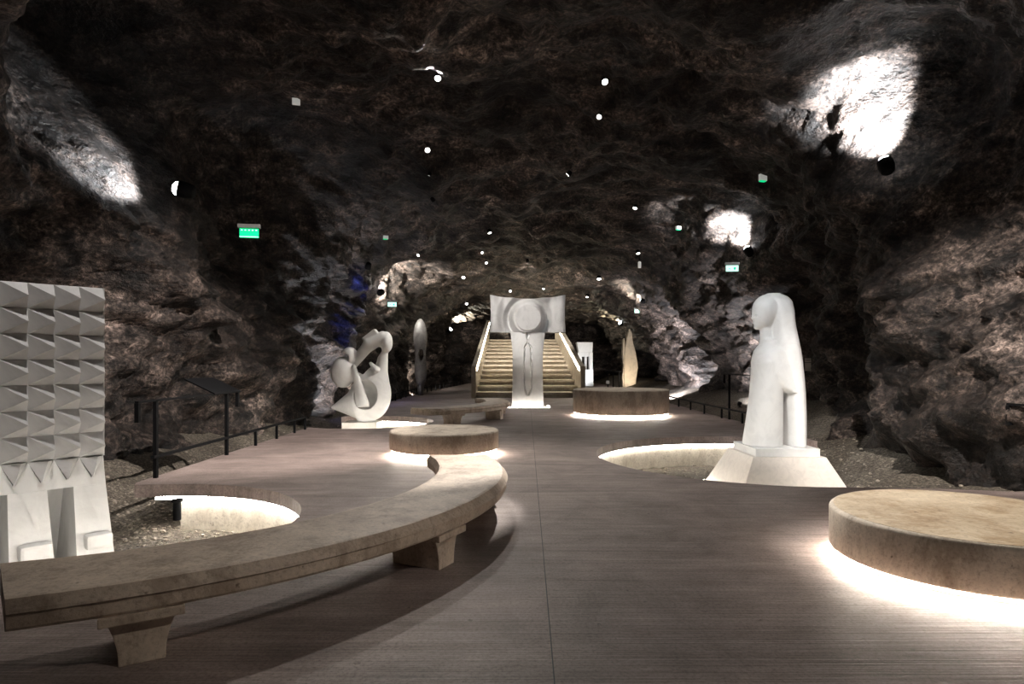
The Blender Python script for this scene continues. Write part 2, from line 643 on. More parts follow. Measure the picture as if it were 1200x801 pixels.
# ground of soil and gravel round the platform
nx, nyg = 150, 320
gv = []
for j in range(nyg):
    y = -8 + 64 * (j / (nyg - 1)) ** 1.35
    for i in range(nx):
        x = -10.5 + 21 * i / (nx - 1)
        e = max(0, abs(x + 0.4) - 5.4)
        z = -0.64 + 0.34 * e + 0.10 * noise.fractal(Vector((x * 0.8, y * 0.8, 0)), 1, 2, 3) * min(1, 0.25 + e) \
            + 0.03 * noise.fractal(Vector((x * 4, y * 4, 3)), 0.8, 2, 3)
        gv.append((x, y, min(z, 0.55)))
gf = [(j * nx + i, j * nx + i + 1, (j + 1) * nx + i + 1, (j + 1) * nx + i) for j in range(nyg - 1) for i in range(nx - 1)]
tag(link_mesh('ground', gv, gf, M_GRAVEL, smooth=True), kind='structure')


def ground_z(x, y):
    e = max(0, abs(x + 0.4) - 5.4)
    return min(-0.64 + 0.34 * e + 0.10 * noise.fractal(Vector((x * 0.8, y * 0.8, 0)), 1, 2, 3) * min(1, 0.25 + e)
               + 0.03 * noise.fractal(Vector((x * 4, y * 4, 3)), 0.8, 2, 3), 0.55)


# loose stones on that ground (uncountable)
st = MB()
ico = bmesh.new()
bmesh.ops.create_icosphere(ico, subdivisions=1, radius=1)
ICO_V = [v.co.copy() for v in ico.verts]
ICO_F = [[v.index for v in f.verts] for f in ico.faces]
ico.free()
for (x0, x1, y0, y1, n) in ((-7.0, -2.3, 4.2, 10.5, 2600), (1.6, 7.4, 8.2, 14, 900), (-6.8, -5.1, 8, 22, 700)):
    for _ in range(n):
        x, y = random.uniform(x0, x1), random.uniform(y0, y1)
        s = random.choice((0.008, 0.010, 0.013, 0.016, 0.02, 0.03)) * random.uniform(0.7, 1.2)
        R = Matrix.Rotation(random.uniform(0, 6.3), 3, 'Z')
        sc = Vector((s * random.uniform(0.8, 1.5), s, s * random.uniform(0.5, 0.9)))
        z = ground_z(x, y)
        st.add([Vector((x, y, z + sc.z * 0.4)) + R @ Vector((v.x * sc.x * random.uniform(0.8, 1.2), v.y * sc.y, v.z * sc.z)) for v in ICO_V], ICO_F)
M_STONE = marble('loose_stone', (0.32, 0.275, 0.22), 0.5, 6)
tag(st.build('loose_stones', M_STONE), 'pale loose gravel stones scattered over the soil beside the platform', 'gravel', kind='stuff')


# ------------------------------------------------------------------ the concrete platform
def joint_x(y):
    return 0.14 + 0.023 * y


def arc(c, r, a0, a1, n=40):
    return [(c[0] + r * math.cos(math.radians(a0 + (a1 - a0) * i / n)),
             c[1] + r * math.sin(math.radians(a0 + (a1 - a0) * i / n))) for i in range(n + 1)]


PIT1, R1 = (-4.3, 6.3), 2.1
PIT2, R2 = (4.3, 11.0), 2.82
PIT3, R3 = (-4.0, 17.3), 1.85
left_poly = [(joint_x(-5) - 0.0035, -5), (-7.0, -5), (-7.0, 4.2)] + arc(PIT1, R1, -90, 107.5) + \
    [(-5.03, 8.5), (-5.05, 12)] + arc(PIT3, R3, -124.6, 124.6) + \
    [(-5.05, 24), (-5.0, 30), (-4.3, 40), (-3.4, 50), (joint_x(50) - 0.0035, 50)]
right_poly = [(joint_x(-5) + 0.0035, -5), (joint_x(50) + 0.0035, 50), (8.2, 50), (7.2, 40), (6.3, 28), (6.2, 20), (6.25, 15)] + \
    arc(PIT2, R2, 46, 270, 60) + [(5.4, 8.1), (6.5, 7.85), (7.2, 7.4), (7.4, -5)]
plat = thing('floor', None, None, (0, 0, 0))
plat['kind'] = 'structure'
for poly in (left_poly, right_poly):
    MB().prism(poly, -0.16, 0.0, 'XY').build('concrete_slab', M_FLOOR, plat, tri=True)
MB().prism([(joint_x(-5) - 0.0034, -5), (joint_x(50) - 0.0034, 50), (joint_x(50) + 0.0034, 50), (joint_x(-5) + 0.0034, -5)], -0.16, -0.008, 'XY').build('joint_filler', M_INK, plat)


def ring_wall(name, c, r, a0, a1, z0, z1, mat, thick=0.1, n=56, parent=None):
    vv, ff = [], []
    for x, y in arc(c, 1.0, a0, a1, n):
        dx, dy = x - c[0], y - c[1]
        vv += [(c[0] + dx * r, c[1] + dy * r, z0), (c[0] + dx * r, c[1] + dy * r, z1),
               (c[0] + dx * (r + thick), c[1] + dy * (r + thick), z1), (c[0] + dx * (r + thick), c[1] + dy * (r + thick), z0)]
    for i in range(n):
        a, b = i * 4, i * 4 + 4
        ff += [(a + q, a + (q + 1) % 4, b + (q + 1) % 4, b + q) for q in range(4)]
    ff += [(0, 1, 2, 3), (n * 4 + 3, n * 4 + 2, n * 4 + 1, n * 4)]
    m = MB().add(vv, ff)
    return m.build(name, mat, parent)


for nm, c, r, a0, a1, lab, lm in (
        ('wall_left_pit', PIT1, R1, -88, 93, 'white light strip under the platform edge beside the pyramid relief', M_LEDPITS),
        ('wall_right_pit', PIT2, R2, 47, 268, 'curved light strip along the pit wall behind the veiled woman statue', M_LEDPIT),
        ('wall_far_pit', PIT3, R3, -122, 122, 'curved light strip around the pit of the looping abstract sculpture', M_LEDPITS)):
    w = ring_wall(nm, c, r + 0.07, a0, a1, -0.95, -0.16, M_PIT, 0.15)
    tag(w, kind='structure')
    s = ring_wall('light_strip', c, r + 0.035, a0, a1 + (8 if nm == 'wall_left_pit' else 0), -0.205, -0.163, lm, 0.03)
    tag(s, lab, 'light strip')


# ------------------------------------------------------------------ curved benches
def curved_bench(label, c, a0, a1, leg_angles):
    t = thing('curved_bench', label, 'bench', (c[0], c[1], 0))
    ri, ro = 3.18, 3.95
    prof = [(ri + 0.05, 0.29), (ri + 0.01, 0.30), (ri, 0.38), (ri + 0.01, 0.40), (ri + 0.035, 0.447), (ri + 0.06, 0.45),
            (ro - 0.075, 0.45), (ro - 0.05, 0.445), (ro - 0.01, 0.398), (ro + 0.003, 0.385), (ro - 0.012, 0.376),
            (ro - 0.012, 0.31), (ro - 0.02, 0.295), (ro - 0.04, 0.29)]
    n, k = 110, len(prof)
    vv, ff = [], []
    for i in range(n + 1):
        for q, (r, z) in enumerate(prof):
            f = (r - ri) / (ro - ri)
            b0, b1 = a0 - 2.1 + 4.3 * f, a1 + 1.8 - 3.8 * f      # the ends are cut square, not radially
            a = math.radians(b0 + (b1 - b0) * i / n)
            w = 0.006 * noise.fractal(Vector((a * 14, q * 0.9, c[1])), 0.8, 2, 3)
            vv.append(((r + w) * math.cos(a), (r + w) * math.sin(a), z + w * 0.5))
    for i in range(n):
        for q in range(k):
            ff.append((i * k + q, i * k + (q + 1) % k, (i + 1) * k + (q + 1) % k, (i + 1) * k + q))
    ff += [tuple(range(k))[::-1], tuple(n * k + q for q in range(k))]
    MB().add(vv, ff).build('seat', M_SEAT, t)
    for la in leg_angles:
        # leg with hollowed flanks and a cap block under the seat
        pr = [(-0.11, 0.0), (0.11, 0.0)] + [(0.11 + 0.055 * (s / 6) ** 2.2, 0.24 * s / 6) for s in range(1, 7)] + \
             [(-0.11 - 0.055 * (s / 6) ** 2.2, 0.24 * s / 6) for s in range(6, 0, -1)]
        m = MB().prism(pr, -0.22, 0.22)
        lg = m.build('leg', M_SEAT, t, bevel=0.008)
        a = math.radians(la)
        lg.location = (3.66 * math.cos(a), 3.66 * math.sin(a), 0)
        lg.rotation_euler = (0, 0, a + PI / 2)
        cb = MB().box((0, 0, 0.2655), (0.40, 0.56, 0.051)).build('cap_block', M_SEAT, lg, bevel=0.006)
    return t


curved_bench('long curved concrete bench in the foreground before the pyramid relief', (-4.0, 6.7), -69, 21, (-58.5, -26, 11))
curved_bench('smaller-looking curved concrete bench in front of the staircase', (-4.0, 19.2), -62, 27, (-48, -17, 14))


# ------------------------------------------------------------------ round drum seats
def drum(label, x, y, r, z0, z1, topmat, seed):
    t = thing('drum_seat', label, 'seat', (x, y, 0))
    b = 0.035
    prof = [(r - 0.04, z0), (r - 0.012, z0 + 0.008), (r, z0 + 0.03), (r, z1 - b), (r - 0.006, z1 - b * 0.5), (r - 0.02, z1 - 0.006), (r - b, z1 - 0.001)]
    body = MB().lathe(prof, 96).build('body', M_DRUM, t, smooth=False)
    for p in body.data.polygons:
        p.use_smooth = len(p.vertices) == 4
    MB().lathe([(r - 0.036, z1 - 0.012), (r - 0.036, z1 + 0.001), (0.01, z1 + 0.002)], 96).build('seat_top', topmat, t)
    MB().lathe([(r - 0.3, 0.0), (r - 0.3, z0 + 0.02)], 64).build('base', M_DRUM, t)
    led = ring_wall('light_strip', (0, 0), r - 0.07, 0, 360, z0 - 0.022, z0 + 0.004, M_LED, 0.03, 96, t)
    led['label'] = 'glowing white strip under the drum'
    body.rotation_euler = (0, 0, seed)
    return t


drum('low round concrete drum seat with stained tan top at the right', 3.55, 4.95, 0.97, 0.085, 0.43, M_DRUMTOP, 0.3)
drum('low round concrete drum seat behind the long curved bench', -1.19, 11.2, 0.955, 0.10, 0.43, M_DRUM, 1.3)
drum('large tall round concrete drum in front of the stairs', 3.32, 19.45, 1.45, 0.09, 0.80, M_DRUM, 2.1)


# ------------------------------------------------------------------ guard rails and reading panels
def rail(label, pts, posts, z=0.3):
    t = thing('guard_rail', label, 'railing', (pts[0][0], pts[0][1], 0))
    o = Vector((pts[0][0], pts[0][1], 0))
    m = MB()
    for a, b in zip(pts, pts[1:]):
        m.bar(Vector((a[0], a[1], z)) - o, Vector((b[0], b[1], z)) - o, 0.05, 0.04)
    m.build('rail', M_BLACK, t)
    for (x, y) in posts:
        MB().bar(Vector((x, y, 0)) - o, Vector((x, y, z - 0.021)) - o, 0.045).build('post', M_BLACK, t)
    return t


def along(pts, step, first=0.0):
    out, d = [], first
    for a, b in zip(pts, pts[1:]):
        a, b = Vector((*a, 0)), Vector((*b, 0))
        L = (b - a).length
        while d < L:
            p = a + (b - a) * d / L
            out.append((p.x, p.y))
            d += step
        d -= L
    return out


lp = [(-4.95, 8.75), (-4.97, 15.3)]
rail('low black guard rail below the reading frame on the left edge', lp, [(-4.96, 12.3), (-4.96, 13.4), (-4.96, 14.5), (-4.97, 15.27)])
lp2 = [(-4.95, 19.2), (-4.95, 24), (-4.9, 30), (-4.2, 40), (-3.6, 47)]
rail('long low black guard rail running back towards the stairs on the left', lp2, along(lp2, 1.25, 0.2))
rp = [(6.12, 26.5), (6.05, 20), (6.1, 15.6)]
rail('low black guard rail along the right platform edge', rp, along(rp, 1.6, 0.1))


def reading_frame(label, ya, yb, x, plate_y, plate_x, up, side):
    """tall frame of two posts and a bar carrying a tilted plate"""
    t = thing('reading_frame', label, 'sign', (x, ya, 0))
    L = yb - ya
    for yy in (0, L):
        MB().bar((0, yy, 0), (0, yy, up), 0.05).build('post', M_BLACK, t)
    m = MB()
    m.bar((0, -0.45, up), (0, L + 0.45, up), 0.05, 0.03)
    m.build('top_bar', M_BLACK, t)
    for yy in (-0.43, L + 0.43):
        MB().bar((0, yy, up - 0.016), (0, yy, up - 0.27), 0.055).build('end_drop', M_BLACK, t)
    # tilted plate: low edge towards the platform
    s = side
    a = [(-0.0 * s, plate_y - 0.45), (-0.0 * s, plate_y + 0.45)]
    vv = []
    for dz in (0, -0.025):
        vv += [(0.05 * s, plate_y - 0.5, up + 0.02 + dz), (0.05 * s, plate_y + 0.5, up + 0.02 + dz),
               (-0.45 * s, plate_y + 0.5, up + 0.26 + dz), (-0.45 * s, plate_y - 0.5, up + 0.26 + dz)]
    MB().add(vv, [(0, 1, 2, 3), (7, 6, 5, 4), (0, 4, 5, 1), (1, 5, 6, 2), (2, 6, 7, 3), (3, 7, 4, 0)]).build('reading_plate', M_DARKPANEL, t)
    MB().bar((0, plate_y, up), (-0.3 * s, plate_y, up + 0.15), 0.03).build('strut', M_BLACK, t)
    return t


reading_frame('black reading panel frame standing on the left platform edge', 8.85, 11.05, -4.96, 2.15, 0, 1.08, 1)
reading_frame('black reading panel frame behind the veiled woman statue', 15.7, 18.0, 6.15, -0.35, 0, 1.28, -1)
reading_frame('dark reading frame at the right edge of the picture by the rock', 5.7, 7.75, 6.4, 1.0, 0, 1.07, -1)


# ------------------------------------------------------------------ pyramid relief (left)
def relief():
    ang = math.radians(48)
    # right end of the panel on the ground of the pit
    t = thing('pyramid_relief', 'white stone panel of pyramid facets on split legs at the left', 'sculpture', (-4.18, 6.49, -0.66), ang)
    zg = 0.66                      # local z of platform level
    cw, rh, ncol, nrow = 0.208, 0.243, 6, 7
    wid = cw * ncol
    ztop = zg + 2.36
    zbot = ztop - rh * nrow
    # local: x along the panel (0 at the right end, negative left), -y is the front
    MB().box((-wid / 2, 0.13, (ztop + zbot) / 2), (wid, 0.26, ztop - zbot)).build('backing_slab', M_GREYW, t)
    dpt = 0.15
    vv = [(0, 0, 0), (cw, 0, 0), (cw, 0, rh), (0, 0, rh), (cw * 0.92, -dpt, rh * 0.47)]
    ff = [(0, 1, 4), (1, 2, 4), (2, 3, 4), (3, 0, 4), (3, 2, 1, 0)]
    first = None
    for r in range(nrow):
        for c in range(ncol):
            loc = (-cw * (c + 1), -0.001, ztop - rh * (r + 1))
            if first is None:
                first = MB().add(vv, ff).build('pyramid', M_GREYW, t)
                first.location = loc
            else:
                o = first.copy()
                COL.objects.link(o)
                o.location = loc
    MB().box((0.006, 0.12, (ztop + zbot) / 2), (0.012, 0.28, ztop - zbot)).build('edge_rim', M_GREYW, t)
    # fringe of down-pointing facets
    for c in range(ncol):
        x0 = -cw * (c + 1)
        MB().add([(x0, -0.002, zbot), (x0 + cw, -0.002, zbot), (x0 + cw * 0.72, -0.07, zbot - 0.005), (x0 + cw * 0.42, -0.145, zbot - 0.19)],
                 [(0, 2, 3), (2, 1, 3), (0, 1, 2), (0, 3, 1)]).build('fringe_facet', M_GREYW, t)
    # sloped apron with gabled top between the fringe points
    zl = zbot - 0.27
    def ny(z):
        return -0.02 - (zbot - z) * 0.30
    for c in range(ncol):
        x1 = -cw * c
        x0 = x1 - cw
        xm = x0 + cw * 0.42
        top = zbot + 0.0
        pts = [(x0, top), (xm, zbot - 0.2), (x1, top), (x1, zl), (x0, zl)]
        vv = [(x, ny(z), z) for x, z in pts] + [(x, 0.26, z) for x, z in pts]
        n = 5
        MB().add(vv, [tuple(range(n))[::-1], tuple(range(n, 2 * n))] + [(i, (i + 1) % n, n + (i + 1) % n, n + i) for i in range(n)]).build('gable', M_WHITE, t)
    # legs, splayed forwards; each with a toe block
    z0 = 0.0
    legs = ((-0.275, 0.0), (-0.79, -0.49), (-wid, -1.0))
    for a, b in legs:
        yb, yt = ny(z0), ny(zl)
        sp = 0.03
        vv = [(a - sp, yb, z0), (b + sp, yb, z0), (b + sp, 0.5, z0), (a - sp, 0.5, z0),
              (a, yt, zl - 0.001), (b, yt, zl - 0.001), (b, 0.26, zl - 0.001), (a, 0.26, zl - 0.001)]
        MB().add(vv, [(3, 2, 1, 0), (4, 5, 6, 7), (0, 1, 5, 4), (1, 2, 6, 5), (2, 3, 7, 6), (3, 0, 4, 7)]).build('leg', M_WHITE, t)
        # carved facet line down the leg
        m = (a + b) / 2
        MB().add([(m - 0.05, ny(zl - 0.01) - 0.004, zl - 0.01), (m + 0.06, ny(zl - 0.01) - 0.004, zl - 0.01), (m + 0.07, ny(zl - 0.42) - 0.03, zl - 0.42), (m, ny(zl - 0.1) + 0.02, zl - 0.1)],
                 [(0, 2, 1), (0, 3, 2), (1, 2, 3), (0, 1, 3)]).build('leg_facet', M_WHITE, t)
        zt = zg - 0.06
        MB().box((m + 0.02, ny(zt - 0.07) - 0.04, zt - 0.07), (b - a - 0.05, 0.16, 0.14)).build('toe_block', M_WHITE, t, bevel=0.03)
    # back of the opening
    MB().add([(-wid, 0.24, zl), (0, 0.24, zl), (0, 0.52, 0), (-wid, 0.52, 0), (-wid, 0.30, zl), (0, 0.30, zl), (0, 0.58, 0), (-wid, 0.58, 0)],
             [(0, 1, 2, 3), (7, 6, 5, 4), (0, 4, 5, 1), (1, 5, 6, 2), (2, 6, 7, 3), (3, 7, 4, 0)]).build('back_plate', M_WHITE, t)
    return t


relief()


# ------------------------------------------------------------------ looping abstract sculpture
def abstract():
    D = 17.2
    c = at(424, 425, D)
    t = thing('abstract_sculpture', 'white abstract sculpture of looping rounded forms with a ball', 'sculpture', (c.x, D, -0.64))
    k = 0.00375
    zb = 0.03 + 0.64

    def U(zx, zy):
        return ((zx - 270) * k, (715 - zy) * k + zb)

    def fn(X, Y, Z):
        def e(zx, zy, rx, ry, y=0.0, rd=0.3):
            u, w = U(zx, zy)
            return ell(X, Y, Z, (u, y, w), (rx * k, rd, ry * k))
        def cs(a, b, ra, rb, ya=0.0, yb=0.0, flat=1.0):
            (u1, w1), (u2, w2) = U(*a), U(*b)
            return cone_seg(X, Y, Z, (u1, ya, w1), (u2, yb, w2), ra * k, rb * k, flat)
        body = e(335, 520, 146, 192, 0, 0.42)
        body = smin(body, cs((405, 400), (430, 190), 52, 30), 0.12)             # right limb up to the head
        body = smin(body, cs((240, 588), (56, 618), 118, 12, 0, 0.05), 0.08)      # beak at the lower left
        # flat cut along the beak's upper side
        u0, w0 = U(45, 605)
        u1, w1 = U(180, 478)
        nrm = np.array([-(w1 - w0), u1 - u0])
        nrm = nrm / np.linalg.norm(nrm)
        cut = (X - u0) * nrm[0] + (Z - w0) * nrm[1]
        body = np.where(X < U(235, 0)[0], np.maximum(body, cut), body)
        # bowl hollowed from the front
        bowl = e(318, 522, 84, 106, -0.42, 0.52)
        body = np.maximum(body, -bowl)
        # long loop arm from the ball up to the head
        arm = cs((215, 300), (330, 165), 34, 42, -0.05, -0.1, 1.1)
        arm = smin(arm, cs((330, 165), (425, 120), 46, 52, -0.1, -0.05, 1.1), 0.06)
        s = smin(body, arm, 0.05)
        # slot through the loop
        (su, sw), (tu, tw) = U(278, 352), U(396, 205)
        slot = cone_seg(X, Y, Z, (su, 0, sw), (tu, 0, tw), 30 * k, 24 * k, 30.0)
        s = np.maximum(s, -slot)
        # nose blade hanging into the bowl
        nose = cs((232, 320), (298, 592), 15, 48, -0.30, -0.36, 0.8)
        nose = np.maximum(nose, Z * 0 + (U(0, 605)[1] - Z))
        s = np.minimum(s, nose)
        # small fin inside
        s = np.minimum(s, cs((340, 300), (385, 345), 12, 26, -0.1, -0.2, 1.4))
        # ball with its cap
        ball = e(145, 362, 88, 112, -0.12, 0.34)
        s = smin(s, ball, 0.015)
        cap = np.maximum(e(190, 250, 58, 68, -0.1, 0.24), -(ell(X, Y, Z, (U(160, 262)[0], -0.12, U(160, 262)[1]), (50 * k, 0.3, 46 * k))))
        s = np.minimum(s, cap)
        # head disc and the block on the shoulder
        s = smin(s, e(450, 148, 42, 76, -0.02, 0.26), 0.015)
        u, w = U(338, 105)
        a = math.radians(38)
        rx, rz = (X - u) * math.cos(a) + (Z - w) * math.sin(a), -(X - u) * math.sin(a) + (Z - w) * math.cos(a)
        blk = np.maximum(np.maximum(np.abs(rx) - 58 * k, np.abs(rz) - 24 * k), np.abs(Y + 0.05) - 0.14)
        s = smin(s, blk, 0.02)
        # foot that meets the plinth
        return smin(s, cs((300, 690), (300, 720), 60, 66), 0.06)

    sdf_mesh('figure', fn, (-0.95, -0.6, zb - 0.06), (0.95, 0.6, zb + 2.62), 0.0185, M_WHITE, t)
    MB().box((0.02, 0, 0.33), (0.92, 0.8, 0.66)).build('plinth', M_CREAM, t, bevel=0.01)
    return t


abstract()


# ------------------------------------------------------------------ veiled woman statue
def woman():
    D = 11.0
    cx = 4.545
    t = thing('woman_statue', 'white stone statue of a veiled woman standing in profile', 'statue', (cx, D, -0.64))
    k = 1 / 3.2 * D / F_PX
    # zoom coordinates of the silhouette (x, y), origin at (820, 330)
    def u(zx):
        return (820 + zx / 3.2 - 600) * D / F_PX - cx
    def w(zy):
        return EYE + (HORIZON - 330 - zy / 3.2) * D / F_PX + 0.64
    def prof(pts):
        ww = [w(y) for _, y in pts][::-1]
        uu = [u(x) for x, _ in pts][::-1]
        return lambda Z: np.interp(Z, ww, uu)
    # dress: front and back edges, from the shoulders down
    d_front = prof([(262, 200), (232, 214), (226, 236), (208, 262), (203, 300), (203, 340), (196, 420), (182, 520), (168, 604)])
    d_back = prof([(300, 200), (300, 604)])
    d_half = lambda Z: np.interp(Z, [w(610), w(420), w(300), w(240), w(205)], [0.39, 0.385, 0.38, 0.27, 0.10])
    # veil and hair: hangs from the crown to the ground behind her
    v_front = prof([(250, 48), (250, 60), (258, 100), (262, 150), (264, 200), (268, 260), (284, 360), (303, 412), (312, 500), (318, 610)])
    v_back = prof([(300, 46), (322, 56), (338, 76), (343, 110), (345, 150), (356, 225), (366, 300), (371, 360), (375, 480), (376, 560), (374, 610)])
    v_half = lambda Z: np.interp(Z, [w(610), w(400), w(260), w(180), w(110), w(65), w(45)], [0.42, 0.44, 0.42, 0.33, 0.30, 0.24, 0.12])
    zb, ztop = w(611), w(44)

    def slab(X, Y, Z, f, b, h, lo, hi, e=2.4):
        fx, bx = f(Z), b(Z)
        c, a = (fx + bx) / 2, np.maximum((bx - fx) / 2, 0.01)
        hh = h(Z)
        q = (np.abs((X - c) / a) ** e + np.abs(Y / hh) ** e) ** (1 / e)
        s = (q - 1) * np.minimum(a, hh)
        return np.maximum(s, np.maximum(lo - Z, Z - hi))

    def fn(X, Y, Z):
        dress = slab(X, Y, Z, d_front, d_back, d_half, zb, w(205), 2.3)
        veil = slab(X, Y, Z, v_front, v_back, v_half, zb, ztop, 2.6)
        s = np.minimum(dress, veil)
        # head: skull and face below the veil
        skull = ell(X, Y, Z, (u(258), 0, w(103)), (0.268, 0.25, 0.262))
        face = ell(X, Y, Z, (u(241), 0, w(132)), (0.192, 0.19, 0.212))
        head = smin(skull, face, 0.05)
        nose = cone_seg(X, Y, Z, (u(204), 0, w(112)), (u(199.5), 0, w(136)), 0.016, 0.03)
        head = smin(head, nose, 0.03)
        lips = ell(X, Y, Z, (u(206), 0, w(153)), (0.036, 0.055, 0.018))
        head = smin(head, lips, 0.02)
        chin = ell(X, Y, Z, (u(216), 0, w(169)), (0.06, 0.06, 0.05))
        head = smin(head, chin, 0.05)
        for sd in (-1, 1):
            eye = cone_seg(X, Y, Z, (u(203), sd * 0.07, w(127)), (u(222), sd * 0.15, w(134)), 0.014, 0.01)
            head = np.maximum(head, -eye)
        mouth = cone_seg(X, Y, Z, (u(200), -0.06, w(150)), (u(200), 0.06, w(150)), 0.007, 0.007)
        head = np.maximum(head, -mouth)
        s = smin(s, head, 0.012)
        neck = cone_seg(X, Y, Z, (u(248), 0, w(165)), (u(256), 0, w(232)), 0.10, 0.13)
        s = smin(s, neck, 0.03)
        # collar step
        s = np.minimum(s, slab(X, Y, Z, prof([(230, 216), (229, 238)]), prof([(295, 216), (295, 238)]), lambda z: z * 0 + 0.22, w(238), w(217), 2.2))
        # wide sleeves: a cape over the upper body whose hem curves down to the hand
        cape = slab(X, Y, Z, prof([(244, 238), (222, 262), (216, 300), (224, 330), (246, 372), (272, 398), (302, 414)]),
                    prof([(345, 238), (345, 414)]), lambda z: np.interp(z, [w(414), w(330), w(262), w(238)], [0.435, 0.42, 0.37, 0.27]), w(414), w(238), 2.8)
        s = np.minimum(s, cape)
        for sd in (-1, 1):
            # gap between dress and veil
            g2 = cone_seg(X, Y, Z, (u(303), sd * 0.44, w(412)), (u(311), sd * 0.44, w(605)), 0.04, 0.012)
            s = np.maximum(s, -g2)
            hl = cone_seg(X, Y, Z, (u(262), sd * 0.33, w(160)), (u(290), sd * 0.44, w(350)), 0.012, 0.012)
            s = np.maximum(s, -hl)
        return s

    sdf_mesh('figure', fn, (-0.75, -0.62, zb - 0.05), (0.75, 0.62, ztop + 0.05), 0.0165, M_WHITE, t)
    zt = 0.64
    MB().box((0, 0, zt + 0.12), (1.06, 1.06, 0.13)).build('top_slab', M_WHITE, t, bevel=0.006)
    def frus(hx0, hy0, hx1, hy1, z0, z1):
        vv = [(sx * hx0, sy * hy0, z0) for sx, sy in ((-1, -1), (1, -1), (1, 1), (-1, 1))] + \
             [(sx * hx1, sy * hy1, z1) for sx, sy in ((-1, -1), (1, -1), (1, 1), (-1, 1))]
        return MB().add(vv, [(3, 2, 1, 0), (4, 5, 6, 7), (0, 1, 5, 4), (1, 2, 6, 5), (2, 3, 7, 6), (3, 0, 4, 7)])
    frus(0.93, 0.93, 0.60, 0.60, 0.02, zt + 0.054).build('pedestal', M_PINK, t, bevel=0.005)
    s = MB().box((-0.95, 0, 0.04), (0.03, 1.86, 0.03)).build('light_strip', M_LEDPIT, t)
    MB().box((0, -0.95, 0.04), (1.86, 0.03, 0.03)).build('light_strip', M_LEDPIT, t)
    return t


woman()


# ------------------------------------------------------------------ T shaped sculpture before the stairs
def tee():
    D = 22.9
    c = at(618.5, 477, D)
    t = thing('disc_headed_sculpture', 'tall white T-shaped sculpture with a carved disc before the stairs', 'sculpture', (c.x, D + 0.35, 0.0))
    s = D / F_PX
    # leg: closed height field, u across, w up
    nu, nw = 60, 150
    zl = 1.6 + (425 - 389) * s
    front, back = [], []
    for j in range(nw):
        w = zl * j / (nw - 1)
        fl = max(0, (w - zl + 0.9) / 0.9)
        half = 0.575 + 0.06 * fl ** 2 - 0.03 * math.sin(min(1, w / zl) * PI)
        for i in range(nu):
            a = 2 * i / (nu - 1) - 1
            u = a * half
            y = -0.35 + 0.10 * abs(a) ** 4
            # central cleft at the top and the narrow looped groove
            g = 0.0
            cl = max(0, 1 - (zl - w) / 0.27)
            g += 0.16 * math.exp(-(u / (0.02 + 0.05 * cl)) ** 2) * cl
            tz = (w - (1.6 + (425 - 464) * s)) / (62 * s)
            if -0.05 < tz < 1.05:
                rr = 0.16 * math.sqrt(max(0, min(1, 4 * max(0, tz) * 1.0))) * (1 - 0.35 * max(0, tz)) if tz < 0.25 else 0.16 * (1 - 0.35 * tz)
                if tz > 0.93:
                    rr *= math.sqrt(max(0, (1.0 - tz) / 0.07))
                if tz > 0:
                    g += 0.07 * math.exp(-((abs(u) - rr) / 0.022) ** 2)
                    if abs(u) < rr:
                        g += 0.025
            # rounded shoulders towards the head
            g += 0.12 * fl ** 2 * abs(a) ** 2
            front.append((u, y + g, w))
            back.append((u, 0.35, w))
    def closed(front, back, nu, nw):
        n = nu * nw
        ff = []
        for j in range(nw - 1):
            for i in range(nu - 1):
                a = j * nu + i
                ff.append((a, a + 1, a + nu + 1, a + nu))
                ff.append((n + a, n + a + nu, n + a + nu + 1, n + a + 1))
        for j in range(nw - 1):
            for i in (0, nu - 1):
                a = j * nu + i
                ff.append((a, a + nu, n + a + nu, n + a))
        for i in range(nu - 1):
            for j in (0, nw - 1):
                a = j * nu + i
                ff.append((a, n + a, n + a + 1, a + 1))
        return MB().add(front + back, ff)
    closed(front, back, nu, nw).build('leg', M_WHITE, t)
    # head block
    nu, nw = 150, 80
    z0, W = zl, 1.365
    front, back = [], []
    for j in range(nw):
        b = j / (nw - 1)
        for i in range(nu):
            a = 2 * i / (nu - 1) - 1
            u = a * (W - 0.03 * math.sin(b * PI))
            top = 1.6 + (425 - 345) * s - 0.13 * (1 - abs(a) ** 2.2)
            w = z0 + (top - z0) * b
            du, dw = u - 0.0, w - (1.6 + (425 - 372.5) * s)
            r = math.hypot(du, dw)
            y = -0.45
            # waves that run round the disc and sweep into the sides
            y += 0.30 * (0.5 - 0.5 * math.cos(max(0, min(1, (r - 0.50) / 0.42)) * 2 * PI)) if r < 0.92 else 0.0
            side = abs(u)
            q = (side - 0.78 - 0.10 * (dw / 0.6) ** 2) / 0.30
            y += 0.26 * math.exp(-q * q)
            q2 = (side - 1.12 + 0.12 * (dw / 0.6) ** 2) / 0.10
            y -= 0.05 * math.exp(-q2 * q2)
            y += 0.10 * max(0, (side - 1.2) / 0.16) ** 2
            front.append((u, y, w))
            back.append((u, 0.45, w))
    closed(front, back, nu, nw).build('head_block', M_GREYW, t)
    m = MB()
    m.lathe([(0.475, -0.25), (0.475, -0.50), (0.462, -0.52), (0.44, -0.525)], 64, (0, 0, 1.6 + (425 - 372) * s), 'Y')
    m.build('disc', M_GREYW, t)
    for x, y, sx, sy in ((0, -0.47, 1.5, 0.04), (-0.77, 0, 0.04, 0.9), (0.77, 0, 0.04, 0.9)):
        MB().box((x, y, 0.012), (sx, sy, 0.022)).build('light_strip', M_LEDPIT, t)
    return t


tee()


